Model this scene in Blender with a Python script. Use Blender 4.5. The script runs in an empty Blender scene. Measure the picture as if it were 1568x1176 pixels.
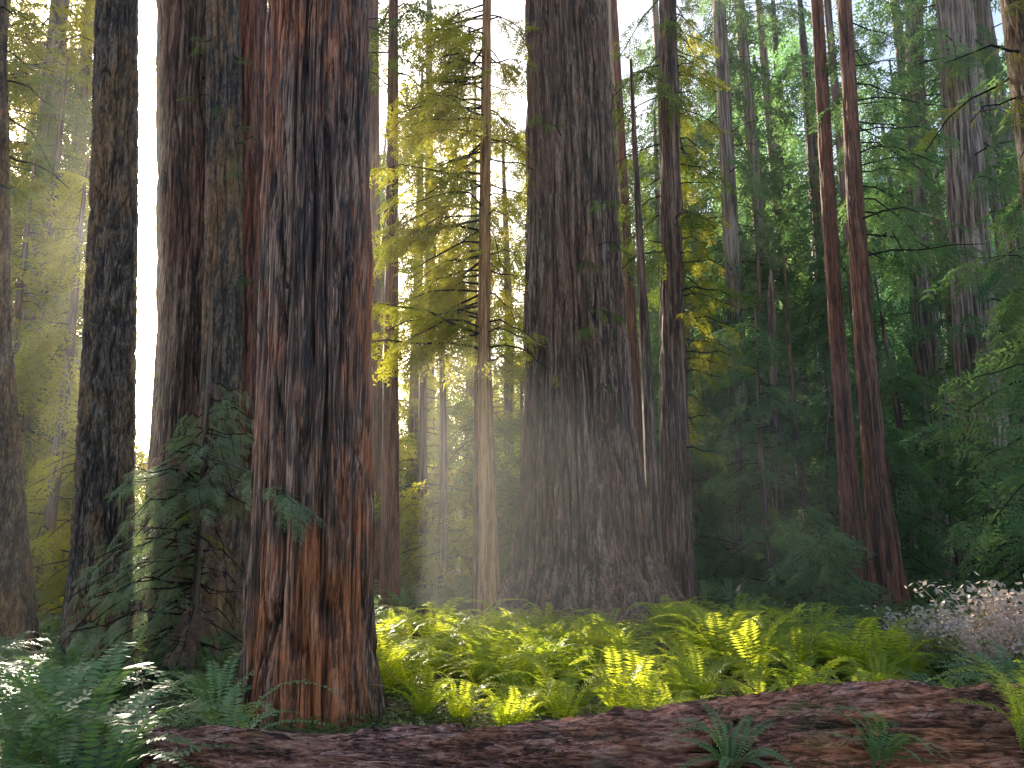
import bpy, math, random
import numpy as np
from mathutils import Vector
random.seed(7); np.random.seed(7)
R=random.random
def U(a,b): return a+(b-a)*R()
scene=bpy.context.scene
L=np.array([-0.413,0.842,0.349]); L/=np.linalg.norm(L)      # direction towards the sun

# ---------------------------------------------------------------- noise
def h3(ix,iy,iz,s):
    n=(ix*374761393+iy*668265263+iz*2147483647+s*1274126177)&0xFFFFFFFF
    n=((n^(n>>13))*1274126177)&0xFFFFFFFF
    n=((n^(n>>16))*2246822519)&0xFFFFFFFF
    return ((n^(n>>15))&0xFFFFFF)/float(0xFFFFFF)
def vn(x,y,z,s=0):
    x=np.asarray(x,float);y=np.asarray(y,float);z=np.asarray(z,float)
    x,y,z=np.broadcast_arrays(x,y,z)
    ix=np.floor(x).astype(np.int64);iy=np.floor(y).astype(np.int64);iz=np.floor(z).astype(np.int64)
    fx=x-ix;fy=y-iy;fz=z-iz
    fx=fx*fx*(3-2*fx);fy=fy*fy*(3-2*fy);fz=fz*fz*(3-2*fz)
    r=0
    for dx in(0,1):
        for dy in(0,1):
            for dz in(0,1):
                w=(fx if dx else 1-fx)*(fy if dy else 1-fy)*(fz if dz else 1-fz)
                r=r+w*h3(ix+dx,iy+dy,iz+dz,s)
    return r
def gz(x,y):
    return (vn(np.asarray(x)*.35,np.asarray(y)*.35,0,5)-.5)*.22+(vn(np.asarray(x)*1.3,np.asarray(y)*1.3,0,6)-.5)*.07

# ---------------------------------------------------------------- mesh helpers
def link(o): scene.collection.objects.link(o); return o
def mk(name,V,F,mat,parent=None,loc=(0,0,0),smooth=False):
    me=bpy.data.meshes.new(name)
    me.from_pydata([tuple(v) for v in V],[],[tuple(f) for f in F]); 
    if mat: me.materials.append(mat)
    if smooth: me.polygons.foreach_set('use_smooth',[True]*len(me.polygons))
    me.update()
    o=link(bpy.data.objects.new(name,me)); o.location=loc
    if parent: o.parent=parent
    return o
class Acc:
    def __init__(s): s.V=[];s.F=[]
    def tube(s,pts,rad,n=6):
        b=len(s.V); k=len(pts)
        for i,(p,r) in enumerate(zip(pts,rad)):
            p=Vector(p); a=Vector(pts[max(i-1,0)]); c=Vector(pts[min(i+1,k-1)])
            t=(c-a).normalized(); u=t.cross(Vector((0.13,0.31,0.94)))
            if u.length<.05: u=t.cross(Vector((1,0,0)))
            u.normalize(); w=t.cross(u)
            for j in range(n):
                q=2*math.pi*j/n
                s.V.append(p+u*(r*math.cos(q))+w*(r*math.sin(q)))
        for i in range(k-1):
            for j in range(n):
                s.F.append((b+i*n+j,b+i*n+(j+1)%n,b+(i+1)*n+(j+1)%n,b+(i+1)*n+j))
    def leaf(s,p,d,up,l,w,tri=False):
        side=d.cross(up)
        if side.length<1e-4: side=d.cross(Vector((1,0,0)))
        side.normalize(); b=len(s.V)
        if tri:
            s.V+= [p+side*w*.5,p+d*l,p-side*w*.5]; s.F.append((b,b+1,b+2)); return
        s.V+= [p,p+d*(l*.45)+side*w*.5,p+d*l,p+d*(l*.45)-side*w*.5]
        s.F.append((b,b+1,b+2,b+3))

# ---------------------------------------------------------------- materials
def newmat(name):
    m=bpy.data.materials.new(name); m.use_nodes=True; nt=m.node_tree; nt.nodes.clear()
    return m,nt
def N(nt,t,**k):
    n=nt.nodes.new(t)
    for a,b in k.items(): setattr(n,a,b)
    return n
def ramp(nt,stops):
    r=N(nt,'ShaderNodeValToRGB'); e=r.color_ramp.elements
    while len(e)<len(stops): e.new(.5)
    for x,(p,c) in zip(e,stops): x.position=p; x.color=(c[0],c[1],c[2],1)
    return r
def mapping(nt,sc,coord='Object'):
    tc=N(nt,'ShaderNodeTexCoord'); mp=N(nt,'ShaderNodeMapping'); mp.inputs['Scale'].default_value=sc
    nt.links.new(tc.outputs[coord],mp.inputs['Vector']); return mp
def noise(nt,vec,sc,det=6,ro=.6,dist=0):
    n=N(nt,'ShaderNodeTexNoise'); n.inputs['Scale'].default_value=sc; n.inputs['Detail'].default_value=det
    n.inputs['Roughness'].default_value=ro; n.inputs['Distortion'].default_value=dist
    nt.links.new(vec.outputs[0],n.inputs['Vector']); return n
def math_(nt,op,a,b):
    n=N(nt,'ShaderNodeMath',operation=op)
    for i,v in enumerate((a,b)):
        if isinstance(v,(int,float)): n.inputs[i].default_value=v
        else: nt.links.new(v,n.inputs[i])
    return n.outputs[0]
def mixc(nt,f,a,b,bt='MIX'):
    n=N(nt,'ShaderNodeMix',data_type='RGBA',blend_type=bt)
    for s,v in ((n.inputs[0],f),(n.inputs[6],a),(n.inputs[7],b)):
        if hasattr(v,'is_linked') or hasattr(v,'links'): nt.links.new(v,s)
        elif isinstance(v,(int,float)): s.default_value=v
        else: s.default_value=(v[0],v[1],v[2],1)
    return n.outputs[2]
def bark(name,dark,mid,light,warm,st=(1,1,.045),bump=.9,rough=.72,sc=10,warmamt=.6,moss=0,wood=False,far=False):
    m,nt=newmat(name); mp=mapping(nt,st); iso=mapping(nt,(1,1,.3) if st[2]<1 else (.5,1,1))
    n1=noise(nt,mp,sc,3 if far else 6,.68,.15); n3=noise(nt,iso,.9,2,.55)
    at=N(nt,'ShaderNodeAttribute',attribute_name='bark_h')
    if far: s=n1.outputs[0]; k_in=n3.outputs[0]
    else:
        n2=noise(nt,mp,sc*4.5,3,.7); n4=noise(nt,iso,7,3,.6)
        s=math_(nt,'ADD',math_(nt,'MULTIPLY',n1.outputs[0],.5),math_(nt,'MULTIPLY',n2.outputs[0],.5))
        k_in=math_(nt,'ADD',math_(nt,'MULTIPLY',n3.outputs[0],.6),math_(nt,'MULTIPLY',n4.outputs[0],.4))
    r=ramp(nt,[(.43,dark),(.5,mid),(.585,light)]); nt.links.new(s,r.inputs[0])
    w=ramp(nt,[(.42,[c*.2 for c in warm]),(.56,warm)]); nt.links.new(s,w.inputs[0])
    k=ramp(nt,[(.46,(0,0,0)),(.58,(warmamt,)*3)]); nt.links.new(k_in,k.inputs[0])
    c=mixc(nt,k.outputs[0],r.outputs[0],w.outputs[0])
    if moss:
        n5=noise(nt,iso,2.3,6,.75); km=ramp(nt,[(.55,(0,0,0)),(.66,(moss,)*3)]); nt.links.new(n5.outputs[0],km.inputs[0])
        c=mixc(nt,km.outputs[0],c,(.14,.15,.03))
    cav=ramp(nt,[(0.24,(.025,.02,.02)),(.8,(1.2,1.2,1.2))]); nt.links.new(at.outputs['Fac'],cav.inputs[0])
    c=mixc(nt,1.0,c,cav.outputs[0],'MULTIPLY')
    if wood:
        aw=N(nt,'ShaderNodeAttribute',attribute_name='wood')
        wr=ramp(nt,[(.42,(.12,.04,.03)),(.52,(.42,.18,.12)),(.6,(.58,.32,.23))]); nt.links.new(s,wr.inputs[0])
        c=mixc(nt,aw.outputs['Fac'],c,wr.outputs[0])
    b=N(nt,'ShaderNodeBsdfPrincipled'); nt.links.new(c,b.inputs['Base Color']); b.inputs['Roughness'].default_value=rough
    b.inputs['Specular IOR Level'].default_value=.4
    if not far:
        bp=N(nt,'ShaderNodeBump'); bp.inputs['Strength'].default_value=bump; bp.inputs['Distance'].default_value=.06
        nt.links.new(s,bp.inputs['Height']); nt.links.new(bp.outputs[0],b.inputs['Normal'])
    o=N(nt,'ShaderNodeOutputMaterial'); nt.links.new(b.outputs[0],o.inputs[0]); return m
def leafmat(name,a,b_,tr,tf=.45,lite=False):
    m,nt=newmat(name); oi=N(nt,'ShaderNodeObjectInfo')
    tc=N(nt,'ShaderNodeNewGeometry'); n=N(nt,'ShaderNodeTexNoise'); n.inputs['Scale'].default_value=1.6; n.inputs['Detail'].default_value=1
    nt.links.new(tc.outputs['Position'],n.inputs['Vector'])
    f=math_(nt,'ADD',math_(nt,'MULTIPLY',oi.outputs['Random'],.4),math_(nt,'MULTIPLY',n.outputs[0],.6))
    r=ramp(nt,[(.2,a),(.75,b_)]); nt.links.new(f,r.inputs[0])
    t=mixc(nt,1.0,r.outputs[0],tr,'MULTIPLY')
    if lite:
        p=N(nt,'ShaderNodeBsdfDiffuse'); nt.links.new(r.outputs[0],p.inputs[0])
    else:
        p=N(nt,'ShaderNodeBsdfPrincipled'); nt.links.new(r.outputs[0],p.inputs['Base Color']); p.inputs['Roughness'].default_value=.42
    tl=N(nt,'ShaderNodeBsdfTranslucent'); nt.links.new(t,tl.inputs[0])
    mx=N(nt,'ShaderNodeMixShader'); mx.inputs[0].default_value=tf
    nt.links.new(p.outputs[0],mx.inputs[1]); nt.links.new(tl.outputs[0],mx.inputs[2])
    o=N(nt,'ShaderNodeOutputMaterial'); nt.links.new(mx.outputs[0],o.inputs[0]); return m

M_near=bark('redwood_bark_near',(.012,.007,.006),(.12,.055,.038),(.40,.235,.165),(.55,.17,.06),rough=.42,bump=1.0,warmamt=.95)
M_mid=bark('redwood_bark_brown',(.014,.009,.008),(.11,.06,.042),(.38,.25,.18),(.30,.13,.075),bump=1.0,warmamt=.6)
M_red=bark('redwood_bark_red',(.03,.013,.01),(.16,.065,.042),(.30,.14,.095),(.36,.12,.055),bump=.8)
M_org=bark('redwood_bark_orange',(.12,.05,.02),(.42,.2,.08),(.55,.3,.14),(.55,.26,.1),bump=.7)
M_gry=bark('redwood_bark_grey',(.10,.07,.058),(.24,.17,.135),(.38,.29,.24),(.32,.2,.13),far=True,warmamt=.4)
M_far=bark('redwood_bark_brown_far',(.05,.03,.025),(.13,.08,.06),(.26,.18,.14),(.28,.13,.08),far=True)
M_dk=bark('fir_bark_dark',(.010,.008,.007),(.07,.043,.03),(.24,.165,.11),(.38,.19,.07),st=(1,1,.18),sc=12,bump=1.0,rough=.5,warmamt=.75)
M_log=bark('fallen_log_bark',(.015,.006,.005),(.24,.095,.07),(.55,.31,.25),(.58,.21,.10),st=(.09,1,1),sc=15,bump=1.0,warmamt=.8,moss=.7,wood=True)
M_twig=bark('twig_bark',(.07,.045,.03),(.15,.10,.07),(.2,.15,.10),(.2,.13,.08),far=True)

LD={'green':((.05,.09,.025),(.16,.22,.06),(1.9,1.8,.7),.45),
 'yellow_backlit':((.15,.17,.03),(.38,.36,.075),(2.0,1.9,.7),.55),  # golden glow of backlit foliage painted into the leaf colour
 'blue':((.055,.12,.06),(.18,.27,.13),(1.8,1.9,1.1),.45),
 'sage':((.12,.17,.09),(.32,.38,.21),(1.3,1.4,.9),.45),
 'far':((.10,.20,.12),(.23,.40,.23),(1.6,1.7,.95),.5),  # paler blue-green: distance haze painted into the leaf colour
 'dead':((.15,.08,.055),(.32,.2,.13),(1.2,.9,.6),.3)}
LM={k:leafmat('redwood_leaves_'+k,*v) for k,v in LD.items() if k!='far'}
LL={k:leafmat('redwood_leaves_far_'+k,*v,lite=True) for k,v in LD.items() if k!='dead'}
M_fern=leafmat('sword_fern_leaves_sunlit',(.13,.19,.035),(.32,.36,.08),(3.0,2.7,.9),.62)  # lit copy of the fern: sun glow in the clearing put into its colour
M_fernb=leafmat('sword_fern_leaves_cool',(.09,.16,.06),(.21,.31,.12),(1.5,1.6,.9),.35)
M_shrub=leafmat('huckleberry_leaves_sunlit',(.42,.40,.32),(.75,.64,.58),(1.2,1.1,1.0),.45)  # whitish leaf colour painted to look bleached by direct sun
M_sor=leafmat('sorrel_leaves',(.06,.11,.03),(.14,.21,.055),(1.8,1.9,.6),.4)

# ---------------------------------------------------------------- instancing
def gn_scatter(name,P,Rt,S,srcs,parent=None):
    P=np.array(P,dtype=np.float32).reshape(-1,3)
    me=bpy.data.meshes.new(name); me.from_pydata(P.tolist(),[],[])
    a=me.attributes.new('rot','FLOAT_VECTOR','POINT'); a.data.foreach_set('vector',np.array(Rt,dtype=np.float32).ravel())
    a=me.attributes.new('scl','FLOAT','POINT'); a.data.foreach_set('value',np.array(S,dtype=np.float32).ravel())
    a=me.attributes.new('idx','INT','POINT'); a.data.foreach_set('value',np.random.randint(0,len(srcs),len(P)).astype(np.int32))
    o=link(bpy.data.objects.new(name,me))
    if parent: o.parent=parent; o.matrix_parent_inverse=parent.matrix_basis.inverted()
    g=bpy.data.node_groups.new(name+'_gn','GeometryNodeTree')
    g.interface.new_socket('Geometry',in_out='INPUT',socket_type='NodeSocketGeometry')
    g.interface.new_socket('Geometry',in_out='OUTPUT',socket_type='NodeSocketGeometry')
    gi=g.nodes.new('NodeGroupInput'); go=g.nodes.new('NodeGroupOutput')
    ip=g.nodes.new('GeometryNodeInstanceOnPoints'); j=g.nodes.new('GeometryNodeJoinGeometry')
    for s in srcs:
        oi=g.nodes.new('GeometryNodeObjectInfo'); oi.inputs['Object'].default_value=s; oi.inputs['As Instance'].default_value=True
        g.links.new(oi.outputs['Geometry'],j.inputs[0])
    g.links.new(gi.outputs[0],ip.inputs['Points']); g.links.new(j.outputs[0],ip.inputs['Instance'])
    ip.inputs['Pick Instance'].default_value=True
    for nm,ty,sk in(('rot','FLOAT_VECTOR','Rotation'),('scl','FLOAT','Scale'),('idx','INT','Instance Index')):
        na=g.nodes.new('GeometryNodeInputNamedAttribute'); na.data_type=ty; na.inputs['Name'].default_value=nm
        g.links.new(na.outputs['Attribute'],ip.inputs[sk])
    g.links.new(ip.outputs[0],go.inputs[0])
    md=o.modifiers.new('scatter','NODES'); md.node_group=g
    return o
# spray template: a flat, feathery redwood branchlet 1 m long along +X
def spray_mesh(seed,lite=False):
    rs=random.Random(seed); A=Acc()
    def ax(s): return Vector((s,.05*math.sin(s*3+seed),.06*s-.28*s*s))
    if not lite:
        A.tube([ax(i/6) for i in range(7)],[.008*(1-i/7)+.0015 for i in range(7)],3)
    n=8 if lite else 13; st,lw,lh=(.062,.044,.135) if lite else (.032,.02,.068)
    for i in range(n):
        s=.08+.9*i/n
        for sd in(-1,1):
            if rs.random()<.12: continue
            ln=(.42*(1-s)**.7*(.45+min(s*3,1)*.55)+.05)*rs.uniform(.7,1.2)
            an=math.radians(rs.uniform(42,62))*sd
            d=Vector((math.cos(an),math.sin(an),rs.uniform(-.25,.1))).normalized()
            p0=ax(s+rs.uniform(-.02,.02)); k=max(int(ln/st),2); dr=rs.uniform(.2,.9)
            for m in range(k):
                t=(m+.5)/k; p=p0+d*(ln*t)+Vector((0,0,-dr*ln*t*t))
                for s2 in(-1,1):
                    a2=an+s2*math.radians(rs.uniform(30,60))
                    dd=Vector((math.cos(a2),math.sin(a2),rs.uniform(-.7,.25))).normalized()
                    A.leaf(p,dd,Vector((rs.uniform(-.7,.7),rs.uniform(-.7,.7),1)),lh*rs.uniform(.7,1.3)*(1.15-.5*t),lw*rs.uniform(.7,1.2),lite)
    return A
templates={}
def make_templates(parent,x,y,mats,suf,z0,dz,sc):
    for i,(key,mat) in enumerate(mats.items()):
        kk=key+suf; templates[kk]=[]
        for sd in(1,2):
            A=spray_mesh(sd,bool(suf)); q=i*2+sd
            o=mk('spray_'+key,A.V,A.F,mat,loc=(x,y,z0+dz*q)); o.rotation_euler=(0,.4,q*2.4); o.scale=(sc,)*3
            o.parent=parent; o.matrix_parent_inverse=parent.matrix_basis.inverted(); templates[kk].append(o)

# open shafts in the canopy where sunlight reaches the clearing, and the open avenue towards the sun
wells=[]
def well(x,y,z,r): wells.append((np.array([x,y,z],float),r))
for x,y in((-2.2,12.5),(-1.0,11.3),(.3,10.8),(1.4,12),(2.2,10.2),(3.0,11),(2.6,9.2),(-.5,13.2),(3.7,9.6),(-2.8,14.5),(1.2,9.3),(.2,9.0)): well(x,y,.6,1.3)
for x,y,z in((6.1,11,.8),(6.9,10.8,1),(6.6,10.1,.8),(-2.2,16.5,4),(-1.8,16.5,6),(-2.4,16.6,8),(-1.3,17,9.5),(-2.4,16.5,10.5),(-.6,17,6),(-.6,17,10),(4.3,20,8),(4.6,20,12),(8.9,20,13),(1.0,15.8,2.2),(2.2,15.8,1.5),
   (-5.7,11,3),(-5.8,11,6),(-6.1,11,9),(-6.6,14.2,4),(-6.8,14.2,8),(-3.7,9.7,3.5)): well(x,y,z,1.1)
well(0,0,1.6,1.5); well(0,0,2.8,1.1); well(.1,0,.3,1.0)
WT=np.array([w[0] for w in wells]); WR=np.array([w[1] for w in wells])
def avenue(x,y,z,sz): return y>14.8 and z>3.2+.06*y and abs(x+.462*(.98*y+.2*(z-1.6)))<.15+.010*y+sz*.33
def blocked(p,sz):
    if avenue(p[0],p[1],p[2],sz): return True
    v=np.asarray(p)[None,:]-WT; s=v@L; d=np.linalg.norm(v-L[None,:]*s[:,None],axis=1)
    return bool(np.any((s>2.2)&(d<WR+sz*.28)))

# ---------------------------------------------------------------- trunks
def trunk(name,y0,cps,mat,ztop=None,seg=64,rings=120,furrow=.03,freq=9,seed=1,lobes=5,lobe=.18,flare=.25,str_=.045):
    cps=sorted(cps); x0=cps[0][1]
    z1,xa,ra=cps[-1]; zt=ztop or z1*1.7+8
    z0_,xb,rb=cps[-2]; sl=(xa-xb)/(z1-z0_)
    cz=[c[0] for c in cps]+[zt]; cx=[c[1] for c in cps]+[xa+sl*.8*(zt-z1)]; cr=[c[2] for c in cps]+[ra*.45]
    t=np.linspace(0,1,rings); zs=-.35+(zt+.35)*(t**1.45)
    X=np.interp(zs,cz,cx); Rr=np.interp(zs,cz,cr)
    k=np.exp(-np.clip(zs,0,None)/.5)
    Rr=Rr*(1+flare*k*.5)
    th=np.linspace(0,2*math.pi,seg,endpoint=False)
    Z,T=np.meshgrid(zs,th,indexing='ij'); RR=Rr[:,None]*np.ones_like(T); XX=X[:,None]*np.ones_like(T)
    Rref=np.median(Rr[:rings//2]); ph=seed*1.7
    lob=np.cos(lobes*T+ph+.35*np.sin(Z*.5+seed))*.5+np.cos((lobes*2-1)*T+ph*2.1-Z*.1)*.3
    RR=RR*(1+lobe*lob*(.18+np.exp(-np.clip(Z,0,None)/(Rref*2.2+.2))))
    cu=np.cos(T)*Rref*freq; su=np.sin(T)*Rref*freq; tw=Z*freq*str_
    w1=vn(cu*.4,su*.4,tw*1.1,seed+3)-.5; w2=vn(cu*.4+9,su*.4,tw*1.1,seed+4)-.5
    n=.65*vn(cu+w1*1.7,su+w2*1.7,tw,seed)+.35*vn(cu*.5,su*.5,tw*.5,seed+7)
    rg=np.clip(np.abs(2*n-1)*5.0,0,1)**.8
    n2=vn(cu*1.9+w2*3,su*1.9+w1*3,tw*1.2,seed+9); rg2=np.clip(np.abs(2*n2-1)*4.0,0,1)
    n3=vn(cu*3.6+w1*5,su*3.6+w2*5,tw*2.2,seed+17); rg3=np.clip(np.abs(2*n3-1)*3.0,0,1)
    fine=vn(cu*2.1,su*2.1,tw*7,seed+11)
    big=vn(cu*.12,su*.12,tw*.12,seed+12)-.5
    plate=vn(cu*.8+w2*2,su*.8+w1*2,tw*3,seed+14)
    RR=RR+furrow*(rg-1)+furrow*.45*(rg2-1)+furrow*.2*(rg3-1)+furrow*.35*(fine-.5)+furrow*.5*(plate-.5)+Rref*.08*big
    bx=XX-x0+np.cos(T)*RR; by=np.sin(T)*RR
    V=np.stack([bx,by,Z],-1).reshape(-1,3)
    idx=np.arange(rings*seg).reshape(rings,seg); nx=np.roll(idx,-1,1)
    F=np.stack([idx[:-1],nx[:-1],nx[1:],idx[1:]],-1).reshape(-1,4)
    o=mk(name,V.tolist(),F.tolist(),mat,loc=(x0,y0,0),smooth=True)
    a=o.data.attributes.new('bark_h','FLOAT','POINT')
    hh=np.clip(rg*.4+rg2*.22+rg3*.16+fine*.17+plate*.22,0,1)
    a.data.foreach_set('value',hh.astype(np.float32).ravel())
    o['ax']=[float(v) for v in np.interp(np.linspace(0,zt,40),cz,cx)]; o['zt']=float(zt)
    o['ar']=[float(v) for v in np.interp(np.linspace(0,zt,40),cz,cr)]
    return o
def axis(o,z):
    zz=np.linspace(0,o['zt'],40); return float(np.interp(z,zz,list(o['ax']))),float(np.interp(z,zz,list(o['ar'])))

def foliage(o,y0,z0,z1,nl,lmax,lmin,key,sc,az=(0,360),droop=.35,up=.15,dens=1.0,limb_r=.03,name='foliage'):
    """limbs + sprays on a trunk; az in degrees measured from +X"""
    A=Acc(); P=[];Rt=[];S=[]
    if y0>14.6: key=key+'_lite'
    for i in range(nl):
        z=z0+(z1-z0)*((i+R())/nl); f=(z-z0)/(z1-z0)
        Ln=(lmax+(lmin-lmax)*f)*U(.5,1.2); a=math.radians(U(*az)); dr=droop*U(.5,2.2); u2=up*U(-.6,1.6)
        cx,cr=axis(o,z); d=Vector((math.cos(a),math.sin(a),0)); sw=Vector((-d.y,d.x,0))*U(-.35,.35)
        def pt(s): return Vector((cx,y0,z))+d*(cr*.6+Ln*s)+sw*(Ln*s*s)+Vector((0,0,Ln*(u2*s-dr*s*s)))+Vector((0,0,.05*math.sin(s*9+i)))
        if blocked(pt(.5),Ln): continue
        ps=[pt(s/4) for s in range(5)]
        A.tube(ps,[limb_r*(1-s/5)*(Ln/2)**.5+.004 for s in range(5)],4)
        n=max(2,int(Ln/sc*3.2*dens))
        for k in range(n):
            s=.15+.85*(k+R()*.6)/n; p=pt(s)
            sd=(-1 if k%2 else 1); aa=a+sd*math.radians(U(20,80))*(1-s*.5)
            q=sc*U(.55,1.2)*(1.1-.35*s)
            if blocked(p,q): continue
            P.append(p); Rt.append((U(-.8,.8),U(.1,1.1),aa)); S.append(q)
    if A.V:
        lo=mk('limbs',A.V,A.F,M_twig,smooth=True); lo.parent=o; lo.matrix_parent_inverse=o.matrix_basis.inverted()
    if P: gn_scatter(name,P,Rt,S,templates[key],o)
    return o

# ---------------------------------------------------------------- GROUND
n=240; tt=np.linspace(-1,1,n); gx=np.sinh(tt*5.2)/np.sinh(5.2)*700
GX,GY=np.meshgrid(gx,gx+8,indexing='ij'); GZ=gz(GX,GY)*np.exp(-np.hypot(GX,GY)/150)
idx=np.arange(n*n).reshape(n,n)
F=np.stack([idx[:-1,:-1],idx[1:,:-1],idx[1:,1:],idx[:-1,1:]],-1).reshape(-1,4)
m,nt=newmat('forest_duff'); mp=mapping(nt,(1,1,1)); a=noise(nt,mp,1.3,3); b=noise(nt,mp,35,4,.7)
r=ramp(nt,[(.35,(.035,.022,.014)),(.5,(.10,.06,.038)),(.68,(.2,.13,.08))]); nt.links.new(b.outputs[0],r.inputs[0])
k=ramp(nt,[(.48,(0,0,0)),(.6,(.6,.6,.6))]); nt.links.new(a.outputs[0],k.inputs[0])
c=mixc(nt,k.outputs[0],r.outputs[0],(.05,.07,.025))
p=N(nt,'ShaderNodeBsdfPrincipled'); nt.links.new(c,p.inputs[0]); p.inputs['Roughness'].default_value=.9
bp=N(nt,'ShaderNodeBump'); bp.inputs['Distance'].default_value=.04; nt.links.new(b.outputs[0],bp.inputs['Height']); nt.links.new(bp.outputs[0],p.inputs['Normal'])
o_=N(nt,'ShaderNodeOutputMaterial'); nt.links.new(p.outputs[0],o_.inputs[0])
mk('ground',np.stack([GX,GY,GZ],-1).reshape(-1,3).tolist(),F.tolist(),m,smooth=True)

def hillz(x,y):
    tp=8+60/(1+np.exp(-(x-14)/12)); return -1+tp*np.clip((y-85)/60,0,1)**.8
nx_,ny_=140,50
hx=np.linspace(-160,200,nx_); hy=np.linspace(85,210,ny_); HX,HY=np.meshgrid(hx,hy,indexing='ij')
HZ=hillz(HX,HY)*(1+.25*(vn(HX*.05,HY*.05,0,3)-.5))+vn(HX*.3,HY*.3,0,4)*4*np.clip((HY-85)/10,0,1)
idx=np.arange(nx_*ny_).reshape(nx_,ny_)
F=np.stack([idx[:-1,:-1],idx[1:,:-1],idx[1:,1:],idx[:-1,1:]],-1).reshape(-1,4)
m,nt=newmat('hill_forest_floor'); mp=mapping(nt,(1,1,1)); a=noise(nt,mp,.8,5,.75)
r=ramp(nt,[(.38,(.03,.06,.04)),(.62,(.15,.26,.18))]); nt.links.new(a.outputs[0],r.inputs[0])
p=N(nt,'ShaderNodeBsdfDiffuse'); nt.links.new(r.outputs[0],p.inputs[0])
o_=N(nt,'ShaderNodeOutputMaterial'); nt.links.new(p.outputs[0],o_.inputs[0])
mk('hillside',np.stack([HX,HY,HZ],-1).reshape(-1,3).tolist(),F.tolist(),m,smooth=True)

# ---------------------------------------------------------------- TREES
tS=trunk('young_redwood',9.7,[(0,-3.72,.06),(2.5,-3.75,.045),(4.3,-3.8,.02)],M_twig,4.8,12,30,.004,9,50)
make_templates(tS,-3.74,9.7,LM,'',1.0,.26,.45)
tL=trunk('young_redwood',24,[(0,7.6,.12),(4,7.5,.09),(8,7.6,.04)],M_far,9,14,40,.006,9,51)
make_templates(tL,7.55,24,LL,'_lite',.8,.7,1.1)

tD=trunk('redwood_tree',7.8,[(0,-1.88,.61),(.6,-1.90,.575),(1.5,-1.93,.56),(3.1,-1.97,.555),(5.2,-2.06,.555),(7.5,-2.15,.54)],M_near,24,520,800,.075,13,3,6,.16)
tB=trunk('fir_tree',11,[(0,-5.42,.44),(1.5,-5.53,.40),(4.7,-5.75,.355),(6.7,-5.90,.33),(9.95,-6.17,.30)],M_dk,26,240,600,.045,15,5,5,.12,str_=.16)
tA=trunk('fir_tree',11.5,[(0,-7.0,.46),(2,-7.35,.40),(4.8,-7.89,.36),(10.3,-8.62,.32)],M_dk,26,120,300,.04,15,8,5,.12,str_=.16)
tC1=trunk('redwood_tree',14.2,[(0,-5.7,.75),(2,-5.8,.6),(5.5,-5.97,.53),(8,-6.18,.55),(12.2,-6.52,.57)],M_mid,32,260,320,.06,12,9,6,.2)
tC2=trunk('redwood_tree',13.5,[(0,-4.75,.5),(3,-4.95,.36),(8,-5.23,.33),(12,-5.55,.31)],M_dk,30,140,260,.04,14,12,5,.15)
tC3=trunk('redwood_tree',14.4,[(0,-4.5,.5),(3,-4.7,.38),(8,-5.0,.33),(12.5,-5.32,.31)],M_red,30,140,240,.04,14,15,5,.15)
trunk('redwood_tree',26,[(0,-4.3,.36),(10,-4.8,.32),(21,-5.2,.3)],M_red,40,60,120,.02,9,16)
tE=trunk('redwood_tree',20,[(0,-2.96,.24),(7.2,-3.14,.19),(17,-3.37,.13)],M_red,30,60,140,.015,12,17)
tF=trunk('redwood_tree',17,[(0,-.45,.27),(1.4,-.49,.21),(6.35,-.62,.15),(14.5,-.61,.11)],M_org,24,64,200,.015,14,18)
tF2=trunk('redwood_tree',18,[(0,-.74,.14),(5.2,-.81,.06)],M_mid,7,32,60,.01,9,19)
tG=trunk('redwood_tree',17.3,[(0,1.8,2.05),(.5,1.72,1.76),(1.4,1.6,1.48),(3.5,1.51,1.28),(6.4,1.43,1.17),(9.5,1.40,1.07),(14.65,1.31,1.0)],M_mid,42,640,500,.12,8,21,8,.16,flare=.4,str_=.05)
tH=trunk('redwood_tree',18.6,[(0,3.3,.2),(6.8,3.2,.12),(11.4,3.12,.07)],M_mid,14,40,100,.012,9,22)
trunk('redwood_tree',24,[(0,3.9,.22),(8,3.75,.17),(20,3.45,.13)],M_red,34,40,100,.012,9,23)
tI=trunk('redwood_tree',20.5,[(0,4.1,.5),(1.2,4.13,.43),(3.85,4.2,.39),(7.3,4.28,.33),(11.1,4.38,.3),(17.2,4.54,.25)],M_mid,34,140,260,.05,10,24)
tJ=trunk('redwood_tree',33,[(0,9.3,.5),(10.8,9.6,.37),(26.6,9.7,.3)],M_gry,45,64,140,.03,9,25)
tK=trunk('dead_tree',28,[(0,9.0,.2),(7,9.35,.16),(11,9.55,.11)],M_far,11.6,40,80,.02,9,26)
for x,y,h,q in((7.1,30,11,.1),(7.6,30.5,12,.1),(6.7,29,9,.08),(10.9,30,13,.12),(11.6,27,9,.09)):
    trunk('dead_tree',y,[(0,x,q),(h*.6,x-.15,q*.7),(h,x-.1,q*.3)],M_dk,h+.3,20,40,.01,9,int(x*10))
tM1=trunk('redwood_tree',21,[(0,8.84,.36),(3.9,8.85,.25),(7.5,8.86,.215),(11.3,8.94,.2),(17.5,9.09,.18)],M_red,32,90,220,.03,12,27)
tM2=trunk('redwood_tree',20,[(0,9.17,.42),(3.8,9.1,.28),(7.2,9.13,.24),(10.8,9.23,.22),(16.8,9.45,.18)],M_red,32,90,220,.03,12,28)
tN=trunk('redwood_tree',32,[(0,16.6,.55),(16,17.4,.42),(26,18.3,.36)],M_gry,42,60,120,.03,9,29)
tO=trunk('redwood_tree',26,[(0,15.5,.95),(2,15.5,.8),(6.6,15.55,.70),(13.6,15.9,.64),(21.3,16.3,.58)],M_gry,45,200,240,.07,10,30,6,.15)
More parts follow.
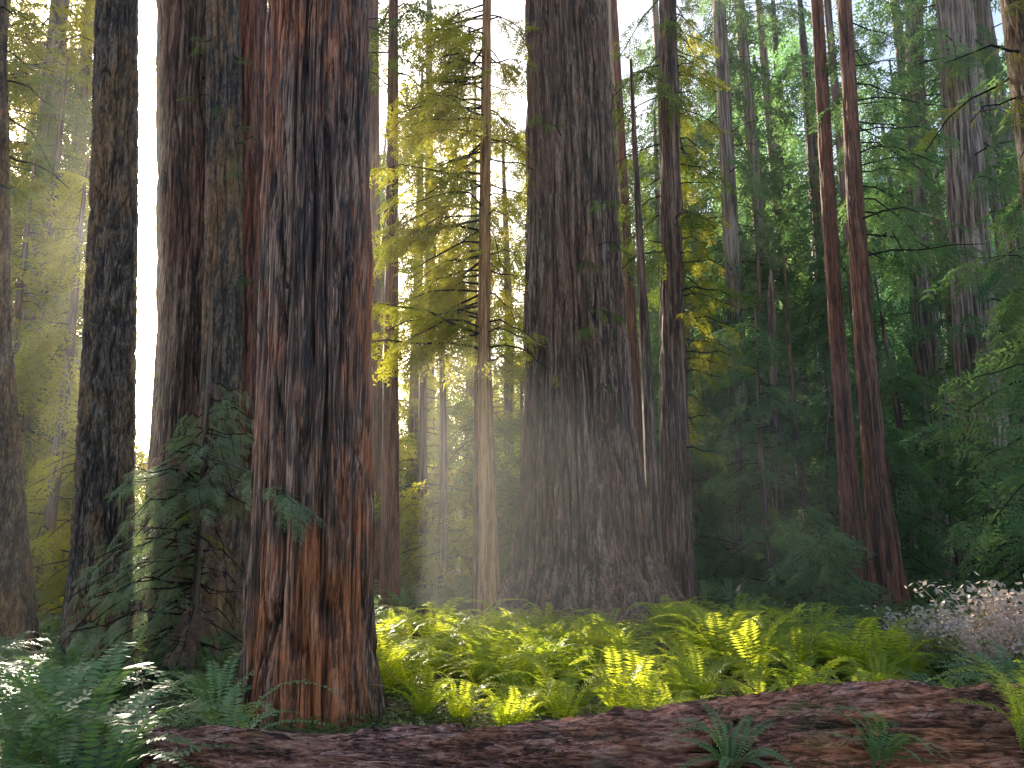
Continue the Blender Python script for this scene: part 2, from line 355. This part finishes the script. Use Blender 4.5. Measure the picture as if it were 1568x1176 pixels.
tP=trunk('fir_tree',9.5,[(0,7.1,.45),(6,6.9,.33),(8.8,6.95,.31)],M_dk,22,100,240,.03,16,31,str_=.16)
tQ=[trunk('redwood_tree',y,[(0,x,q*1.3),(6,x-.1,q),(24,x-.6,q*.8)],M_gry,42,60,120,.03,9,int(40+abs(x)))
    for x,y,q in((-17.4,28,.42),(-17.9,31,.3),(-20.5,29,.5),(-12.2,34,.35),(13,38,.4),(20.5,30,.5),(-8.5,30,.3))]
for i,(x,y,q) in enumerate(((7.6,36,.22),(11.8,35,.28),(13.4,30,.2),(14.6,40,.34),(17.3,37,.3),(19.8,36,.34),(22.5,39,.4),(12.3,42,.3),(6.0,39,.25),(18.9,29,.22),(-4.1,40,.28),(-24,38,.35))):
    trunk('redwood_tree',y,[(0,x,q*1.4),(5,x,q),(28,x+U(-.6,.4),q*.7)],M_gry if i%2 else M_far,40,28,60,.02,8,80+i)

foliage(tS,9.7,2.2,4.7,70,.95,.5,'sage',.34,dens=1.0,limb_r=.012)
foliage(tS,9.7,.4,2.8,50,.95,.9,'dead',.32,dens=.7,limb_r=.012,name='dead_foliage')
foliage(tS,9.7,.2,2.6,40,1.3,1.1,'sage',.34,az=(120,270),dens=.9,limb_r=.012)
foliage(tL,24,.5,8.8,46,2.0,.5,'blue',1.2,dens=.8)
A=Acc(); pts=[Vector((-3.6+1.75*s,9.2-2.3*s,2.6-.3*s-.35*s*s)) for s in np.linspace(0,1,9)]
A.tube(pts,[.016*(1-i/10) for i in range(9)],5); tw=mk('twig',A.V,A.F,M_twig); tw.parent=tS; tw.matrix_parent_inverse=tS.matrix_basis.inverted()
P=[];Q=[];S=[]
for i in range(34):
    s=U(.5,1); p=Vector((-3.6+1.75*s,9.2-2.3*s,2.6-.3*s-.35*s*s)); P.append(p); Q.append((U(-.6,.6),U(.1,1.1),U(-1.6,.9))); S.append(U(.2,.4))
gn_scatter('sprig',P,Q,S,templates['sage'],tS)

foliage(tF,17,3.0,14.5,80,2.9,1.6,'yellow_backlit',1.0,az=(120,235),droop=.35,up=.25,dens=1.1)
foliage(tF,17,4,14.5,26,1.7,1.0,'yellow_backlit',.8,az=(-60,60))
foliage(tE,20,4,18,50,2.6,1.5,'green',1.2)
foliage(tI,20.5,4,18,40,1.5,1.2,'yellow_backlit',.8,az=(-80,60),dens=.8)
foliage(tI,20.5,8,18,24,1.9,1.4,'green',1.0)
foliage(tJ,33,6,34,50,3.2,2.4,'blue',2.0)
foliage(tM2,20,9,17,30,2.6,1.6,'blue',1.1,az=(-60,70))
foliage(tN,32,4,34,60,4.2,3,'blue',2.2)
foliage(tO,26,3,24,36,3.2,2.6,'blue',1.7)
foliage(tP,9.5,6.5,10,8,1.2,.9,'yellow_backlit',.5,az=(150,250),dens=.6)
foliage(tA,11.5,6,11,8,1.0,.8,'green',.5,az=(-80,80),dens=.5)
foliage(tC1,14.2,6,13,10,1.2,1.0,'green',.6,az=(240,330),dens=.5)
foliage(tC2,13.5,5,11,14,.7,.6,'green',.42,az=(210,340),dens=.8,limb_r=.012)
foliage(tG,16.6,4.5,10.5,7,1.3,1.1,'green',.5,az=(235,310),dens=.6,limb_r=.012)
for i,t in enumerate(tQ):
    foliage(t,t.location.y,2,34,95 if t.location.x<0 else 70,4.6,3.4,'yellow_backlit' if t.location.x<-10 else ('green' if t.location.x<0 else 'blue'),2.0)

us=[(-9.5,19,9),(-12.6,22,13),(-10.0,26,16),(-14,18,8),(-8.2,23,10),(-6.4,27,15),(-5.2,23,8),(-2.0,24,11),(-1.2,29,15),(.2,27,8),(-3.4,31,16),(-15.5,24,14),
 (5.6,26,9),(7.2,34,17),(5.0,31,14),(10.2,26,7),(11.3,24,6),(12.2,21,5),(12.8,26,11),(13.5,19,7),(12.4,17,3.5),(11.0,18,3),(14.6,21,10),(15.6,18.5,6),
 (7.3,20,2.6),(6.6,17.5,2),(10.6,33,16),(13,31,15),(18,26,12),(-7.5,18,4),(-6.8,16.5,3),(8.2,29,10),(3.1,33,16),(-11,16,5),
 (-4.6,37,26),(-2.2,40,27),(-.3,36,22),(-7.4,41,25),(-18,33,24),(-21,35,26),(-24,34,24),(-12.5,41,26),(1.4,42,26),(10.6,15.5,12),(7.4,38,24),(14.5,36,26),(-9.5,36,24),(-5.6,32,20),
 (3.8,38,28),(5.4,43,30),(2.4,45,28),(-22,40,29),(-25,38,28),(-16.2,26,19),(8.8,40,30),(11,37,28)]
for i,(x,y,h) in enumerate(us):
    key=('sage' if R()<.3 else 'blue') if x>4 else ('yellow_backlit' if (x<0 and R()<.5) else 'green')
    r=.02+h*.009
    t=trunk('young_redwood',y,[(0,x,r*1.3),(h*.5,x+U(-.2,.2),r),(h*.85,x+U(-.3,.3),r*.5)],M_far,h,14,40,.006,9,60+i)
    foliage(t,y,.3 if h<10 else 1.2,h*.98,int(20+h*2.8),1.1+h*.13,.4 if h<20 else 1.2,key,.95+h*.045,dens=.75,limb_r=.018)

# distant forest
A=Acc();P=[];Q=[];S=[]
for i in range(110):
    y=U(40,88); x=U(-.72*y-6,.78*y+6)
    hgt=U(24,42) if x>14 else (U(14,21) if x>-2 else U(9,16))
    if abs(x/y+.47)<.04: continue
    r=U(.3,.7); A.tube([(x,y,-1),(x+U(-.2,.2),y,hgt*.5),(x+U(-.5,.5),y,hgt)],[r*1.2,r*.8,r*.2],10)
    for k in range(int(hgt*1.9)):
        z=hgt*U(.04,1)**.9; w=(1-.6*z/hgt)*U(.4,4.2); a=U(0,6.283); q=U(2.4,4.2)
        p=(x+math.cos(a)*w,y+math.sin(a)*w,z)
        if blocked(p,q): continue
        P.append(p);Q.append((U(-.5,.5),U(.1,.8),a+U(-.5,.5)));S.append(q)
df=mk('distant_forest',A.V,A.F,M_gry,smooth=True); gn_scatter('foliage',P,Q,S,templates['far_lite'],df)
P=[];Q=[];S=[]
for i in range(1500):
    x=U(-110,160); y=U(90,140); z=float(hillz(x,y))+U(0,9)
    if blocked((x,y,z),6): continue
    P.append((x,y,z));Q.append((U(-.5,.5),U(.2,1.0),-1.57+U(-1.5,1.5)));S.append(U(5,8))
gn_scatter('hillside_trees',P,Q,S,templates['far_lite'])

# ---------------------------------------------------------------- FALLEN LOG
nl,ns=700,170
s=np.linspace(0,1,nl); ax=-2.75+9.0*s; ay=5.35-1.75*s; rad=np.interp(s,[0,.05,.3,.55,1],[.17,.20,.24,.31,.40])
top=np.interp(s,[0,.3,.55,.8,1],[.40,.62,.87,1.12,1.22])+.03*np.sin(s*17); azc=top-rad*1.2
th=np.linspace(0,2*math.pi,ns,endpoint=False); Sx,T=np.meshgrid(s,th,indexing='ij')
rr=rad[:,None]*np.ones_like(T); X=ax[:,None]; cu=np.cos(T)*5;su=np.sin(T)*5
nn=.6*vn(X*1.1+(vn(X*2,cu,su,2)-.5)*1.0,cu+vn(X,cu,su,3)*1.5,su,31)+.4*vn(X*.6,cu*2.3,su*2.3,32); rg=np.clip(np.abs(2*nn-1)*5,0,1)
n2=vn(X*2,cu*2.4,su*2.4,39); rg2=np.clip(np.abs(2*n2-1)*4,0,1)
fin=vn(X*6,cu*5,su*5,33); fin2=vn(X*20,cu*9,su*9,38); big=vn(X*.9,cu*.3,su*.3,34)-.5
slab=np.clip((vn(X*1.6,cu*.45,su*.45,36)-.5)*14,0,1)
def span(a_,b_): return np.clip((X-a_)*14+vn(X*3,cu*2,su*2,44)*6-3,0,1)*np.clip((b_-X)*14+vn(X*3,cu*2,su*2,45)*6-3,0,1)
wood=np.clip(span(.6,1.03)+span(-1.4,-.9),0,1)*(vn(X*2,cu*.8,su*.8,46)>.3)
crack=np.exp(-((X-1.09+.05*np.sin(T*5)+.03*np.sin(T*13))/.02)**2)
bk=1-wood*.7
rr=rr+bk*(.06*(rg-1)+.035*(rg2-1))+.025*(fin-.5)+.018*(fin2-.5)+.08*big+.03*slab-.03*wood-.04*crack
V=np.stack([np.broadcast_to(X,T.shape),ay[:,None]+np.cos(T)*rr,azc[:,None]+np.sin(T)*rr*1.2],-1).reshape(-1,3)
V=V-np.array([0,4.6,0])
idx=np.arange(nl*ns).reshape(nl,ns);nx=np.roll(idx,-1,1)
F=np.stack([idx[:-1],idx[1:],nx[1:],nx[:-1]],-1).reshape(-1,4).tolist(); F.append(idx[0].tolist()); F.append(idx[-1][::-1].tolist())
lg=mk('fallen_log',V.tolist(),F,M_log,loc=(0,4.6,0),smooth=True)
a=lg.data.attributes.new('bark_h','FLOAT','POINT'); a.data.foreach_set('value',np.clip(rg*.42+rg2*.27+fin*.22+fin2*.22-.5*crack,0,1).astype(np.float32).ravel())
a=lg.data.attributes.new('wood','FLOAT','POINT'); a.data.foreach_set('value',np.clip(wood-crack,0,1).astype(np.float32).ravel())
def strands(name,nn_,l0,l1,r0,r1,mat):
    A=Acc()
    for i in range(nn_):
        q=R(); a=U(.5,3.6)
        j=int(q*(nl-1)); k=int(a/(2*math.pi)*ns)%ns; v=Vector(V[j*ns+k])
        if wood[j,k]>.3 and R()<.8: continue
        ln=U(l0,l1); d=Vector((U(-1,1),U(-.5,.5),U(-.6,.25))).normalized(); nrm=Vector((0,math.cos(a),math.sin(a)))
        A.tube([v+nrm*.003,v+d*ln*.5+nrm*U(.002,.018),v+d*ln+nrm*U(-.01,.01)],[U(r0,r1),U(r0,r1),.0008],4)
    b=mk(name,A.V,A.F,mat); b.parent=lg
strands('bark_shreds',2600,.04,.17,.0015,.0035,LM['dead'])
strands('needle_litter',500,.03,.10,.001,.002,M_twig)

# ---------------------------------------------------------------- FERNS
def fern_mesh(seed,nf=17,big=1.0):
    rs=random.Random(seed); A=Acc()
    for i in range(nf):
        a=i*2.4+rs.uniform(-.3,.3); ln=rs.uniform(.7,1.05)*big; rise=rs.uniform(.8,1.75); tw=rs.uniform(-.5,.5); out=rs.uniform(.55,.9)
        d=Vector((math.cos(a),math.sin(a),0)); s0=Vector((-d.y,d.x,0))
        def pt(s): 
            return d*(ln*(.05+out*(.35*s+.65*s*s)))+s0*(tw*ln*.2*s*s)+Vector((0,0,ln*rise*(s-.68*s*s)))
        A.tube([pt(k/7) for k in range(8)],[.005*(1-k/9) for k in range(8)],3)
        n=32
        for k in range(4,n):
            s=k/n; p=pt(s); t=(pt(min(s+.03,1.03))-p).normalized()
            up=s0.cross(t).normalized(); 
            if up.z<0: up=-up
            l=.12*big*(min(s*2.6,1)**.8)*((1-s)**.55+.06)*rs.uniform(.85,1.1)
            for sd in(-1,1):
                dd=(s0*sd+t*.25+up*rs.uniform(-.25,.12)).normalized()
                A.leaf(p,dd,up+Vector((rs.uniform(-.2,.2),rs.uniform(-.2,.2),0)),l,.024*big)
    return A
F1=fern_mesh(1);F2=fern_mesh(2,21);F3=fern_mesh(5,13)
def place(name,A,mat,x,y,s,rz,z=None,tilt=0):
    o=mk(name,A.V,A.F,mat,loc=(x,y,float(gz(x,y)) if z is None else z)); o.scale=(s,)*3; o.rotation_euler=(tilt,0,rz); return o
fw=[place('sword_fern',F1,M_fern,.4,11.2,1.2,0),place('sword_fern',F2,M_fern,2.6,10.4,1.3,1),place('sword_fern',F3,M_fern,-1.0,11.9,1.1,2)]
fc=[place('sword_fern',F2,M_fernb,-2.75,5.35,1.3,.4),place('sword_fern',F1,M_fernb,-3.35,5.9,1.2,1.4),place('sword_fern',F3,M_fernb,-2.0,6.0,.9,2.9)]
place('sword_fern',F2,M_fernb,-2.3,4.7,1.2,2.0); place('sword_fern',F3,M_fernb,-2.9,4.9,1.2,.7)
# ferns rooted in the side of the fallen log
place('sword_fern',F3,M_fernb,1.08,4.28,.45,.3,.48,.35); place('sword_fern',F1,M_fernb,1.76,4.14,.45,1.3,.55,.35); place('sword_fern',F3,M_fern,2.42,4.0,.65,.6,.66,.3)
def clear(x,y):
    for (tx,ty,r) in((-1.88,7.8,.75),(1.7,17.3,2.1),(-5.4,11,.5),(-7,11.5,.5),(-5.2,14,1.1),(4.1,20.5,.5),(8.84,21,.4),(9.17,20,.4)):
        if math.hypot(x-tx,y-ty)<r: return False
    return True
P=[];Q=[];S=[]
while len(P)<190:
    x=U(-2.3,5.0);y=U(6.7,15.5)
    if not clear(x,y) or x<-1.1 and y<8.9: continue
    P.append((x,y,float(gz(x,y))-.02));Q.append((U(-.25,.25),U(-.25,.25),U(0,6.28)));S.append(U(.5,1.0)*(1.45 if R()<.3 else 1)*(.8 if y<8.6 else 1))
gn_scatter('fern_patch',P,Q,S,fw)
P=[];Q=[];S=[]
while len(P)<800:
    y=U(7,38)**1.0; x=U(-.75*y-1,.75*y+1)
    if not clear(x,y) or (-2.3<x<4.4 and y<15): continue
    P.append((x,y,float(gz(x,y))-.03));Q.append((U(-.2,.2),U(-.2,.2),U(0,6.28)));S.append(U(.5,1.15)*(1 if y<20 else 1.3)*.83)
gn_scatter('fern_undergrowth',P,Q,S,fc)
def sorrel(seed):
    rs=random.Random(seed);A=Acc()
    for i in range(80):
        x,y=rs.gauss(0,.25),rs.gauss(0,.25);h=rs.uniform(.02,.09);p=Vector((x,y,h)); a0=rs.uniform(0,6.3)
        A.tube([(x,y,0),(x,y,h)],[.0015,.001],3)
        for k in range(3):
            a=a0+k*2.094; A.leaf(p,Vector((math.cos(a),math.sin(a),rs.uniform(-.4,.3))).normalized(),Vector((rs.uniform(-.4,.4),rs.uniform(-.4,.4),1)),.03,.026)
    return A
so=[place('sorrel_patch',sorrel(1),M_sor,.5,7.5,1,0),place('sorrel_patch',sorrel(2),M_sor,-.6,7.9,1,0)]
P=[];Q=[];S=[]
for i in range(600):
    y=U(5.3,18); x=U(-.72*y,.72*y)
    P.append((x,y,float(gz(x,y))));Q.append((0,0,U(0,6.28)));S.append(U(.7,1.3))
gn_scatter('sorrel_carpet',P,Q,S,so)
def shrub(seed,h=1.0):
    rs=random.Random(seed);A=Acc()
    for i in range(26):
        a=rs.uniform(0,6.3);sp=rs.uniform(.1,.8)
        pts=[Vector((math.cos(a)*sp*s,math.sin(a)*sp*s,h*(s-.18*s*s)*rs.uniform(.85,1.05))) for s in np.linspace(0,1,6)]
        A.tube(pts,[.008*(1-k/7) for k in range(6)],3)
        for k in range(44):
            s=rs.uniform(.3,1)*5;j=min(int(s),4);p=pts[j].lerp(pts[j+1],s-j)+Vector((rs.gauss(0,.07),rs.gauss(0,.07),rs.gauss(0,.05)))
            d=Vector((rs.gauss(0,1),rs.gauss(0,1),rs.gauss(0,.5))).normalized()
            A.leaf(p,d,Vector((rs.gauss(0,.5),rs.gauss(0,.5),1)),rs.uniform(.05,.085),rs.uniform(.03,.05))
    return A
for x,y,s in((5.6,11.2,1.0),(6.4,11.0,1.35),(7.1,10.8,1.4),(5.9,10.3,1.0),(6.6,10.0,1.15)): place('huckleberry_shrub',shrub(int(x*10)),M_shrub,x,y,s,x)

st=trunk('tree_stump',12.6,[(0,-1.32,.30),(.25,-1.32,.24),(.6,-1.34,.17)],M_dk,.7,48,30,.06,9,77,5,.3)
A=Acc()
for i in range(160):
    x=U(-6,6);y=U(8,15);z=float(gz(x,y)); a=U(0,6.3); l=U(.2,.9)
    A.tube([(x,y,z+.01),(x+math.cos(a)*l*.5,y+math.sin(a)*l*.5,z+U(.02,.06)),(x+math.cos(a+.3)*l,y+math.sin(a+.3)*l,z+U(.0,.04))],[.010,.008,.004],5)
mk('fallen_branches',A.V,A.F,M_twig)

# ---------------------------------------------------------------- MIST
def mist(name,x0,x1,y0,y1,z0,z1,dn,an):
    V=[(x,y,z) for x in(x0,x1) for y in(y0,y1) for z in(z0,z1)]
    F=[(0,1,3,2),(4,6,7,5),(0,4,5,1),(2,3,7,6),(0,2,6,4),(1,5,7,3)]
    m,nt=newmat(name); v=N(nt,'ShaderNodeVolumeScatter'); v.inputs['Color'].default_value=(1,1,1,1); v.inputs['Density'].default_value=dn; v.inputs['Anisotropy'].default_value=an
    o_=N(nt,'ShaderNodeOutputMaterial'); nt.links.new(v.outputs[0],o_.inputs['Volume'])
    mk(name,V,F,m)
mist('morning_mist',-60,60,6.5,84,-1,36,.0014,.72)
mist('clearing_mist',-1.5,5.5,10.5,16,-.3,4.5,.015,.6)

# ---------------------------------------------------------------- LIGHT, SKY, CAMERA
w=bpy.data.worlds.new('World'); scene.world=w; w.use_nodes=True; nt=w.node_tree; nt.nodes.clear()
sk=nt.nodes.new('ShaderNodeTexSky'); sk.sky_type='NISHITA'; sk.sun_disc=False
sk.sun_elevation=math.asin(L[2]); sk.sun_rotation=math.atan2(L[0],L[1]); sk.air_density=1.0; sk.dust_density=3; sk.ozone_density=.6
bg=nt.nodes.new('ShaderNodeBackground'); bg.inputs[1].default_value=.40; out=nt.nodes.new('ShaderNodeOutputWorld')
nt.links.new(sk.outputs[0],bg.inputs[0]); nt.links.new(bg.outputs[0],out.inputs[0])
sl=bpy.data.lights.new('sun','SUN'); sl.energy=11; sl.angle=math.radians(.5); sl.color=(1,.9,.72)
so_=link(bpy.data.objects.new('sun',sl)); so_.rotation_euler=Vector(L).to_track_quat('Z','Y').to_euler(); so_.location=(-20,40,30)
cd=bpy.data.cameras.new('camera'); cam=link(bpy.data.objects.new('camera',cd)); cd.lens=28; cd.sensor_width=36; cd.clip_end=2000
cam.location=(0,0,1.6); cam.rotation_euler=(math.radians(90+11.5),0,0); scene.camera=cam
scene.view_settings.view_transform='Standard'; scene.view_settings.look='None'; scene.view_settings.exposure=0
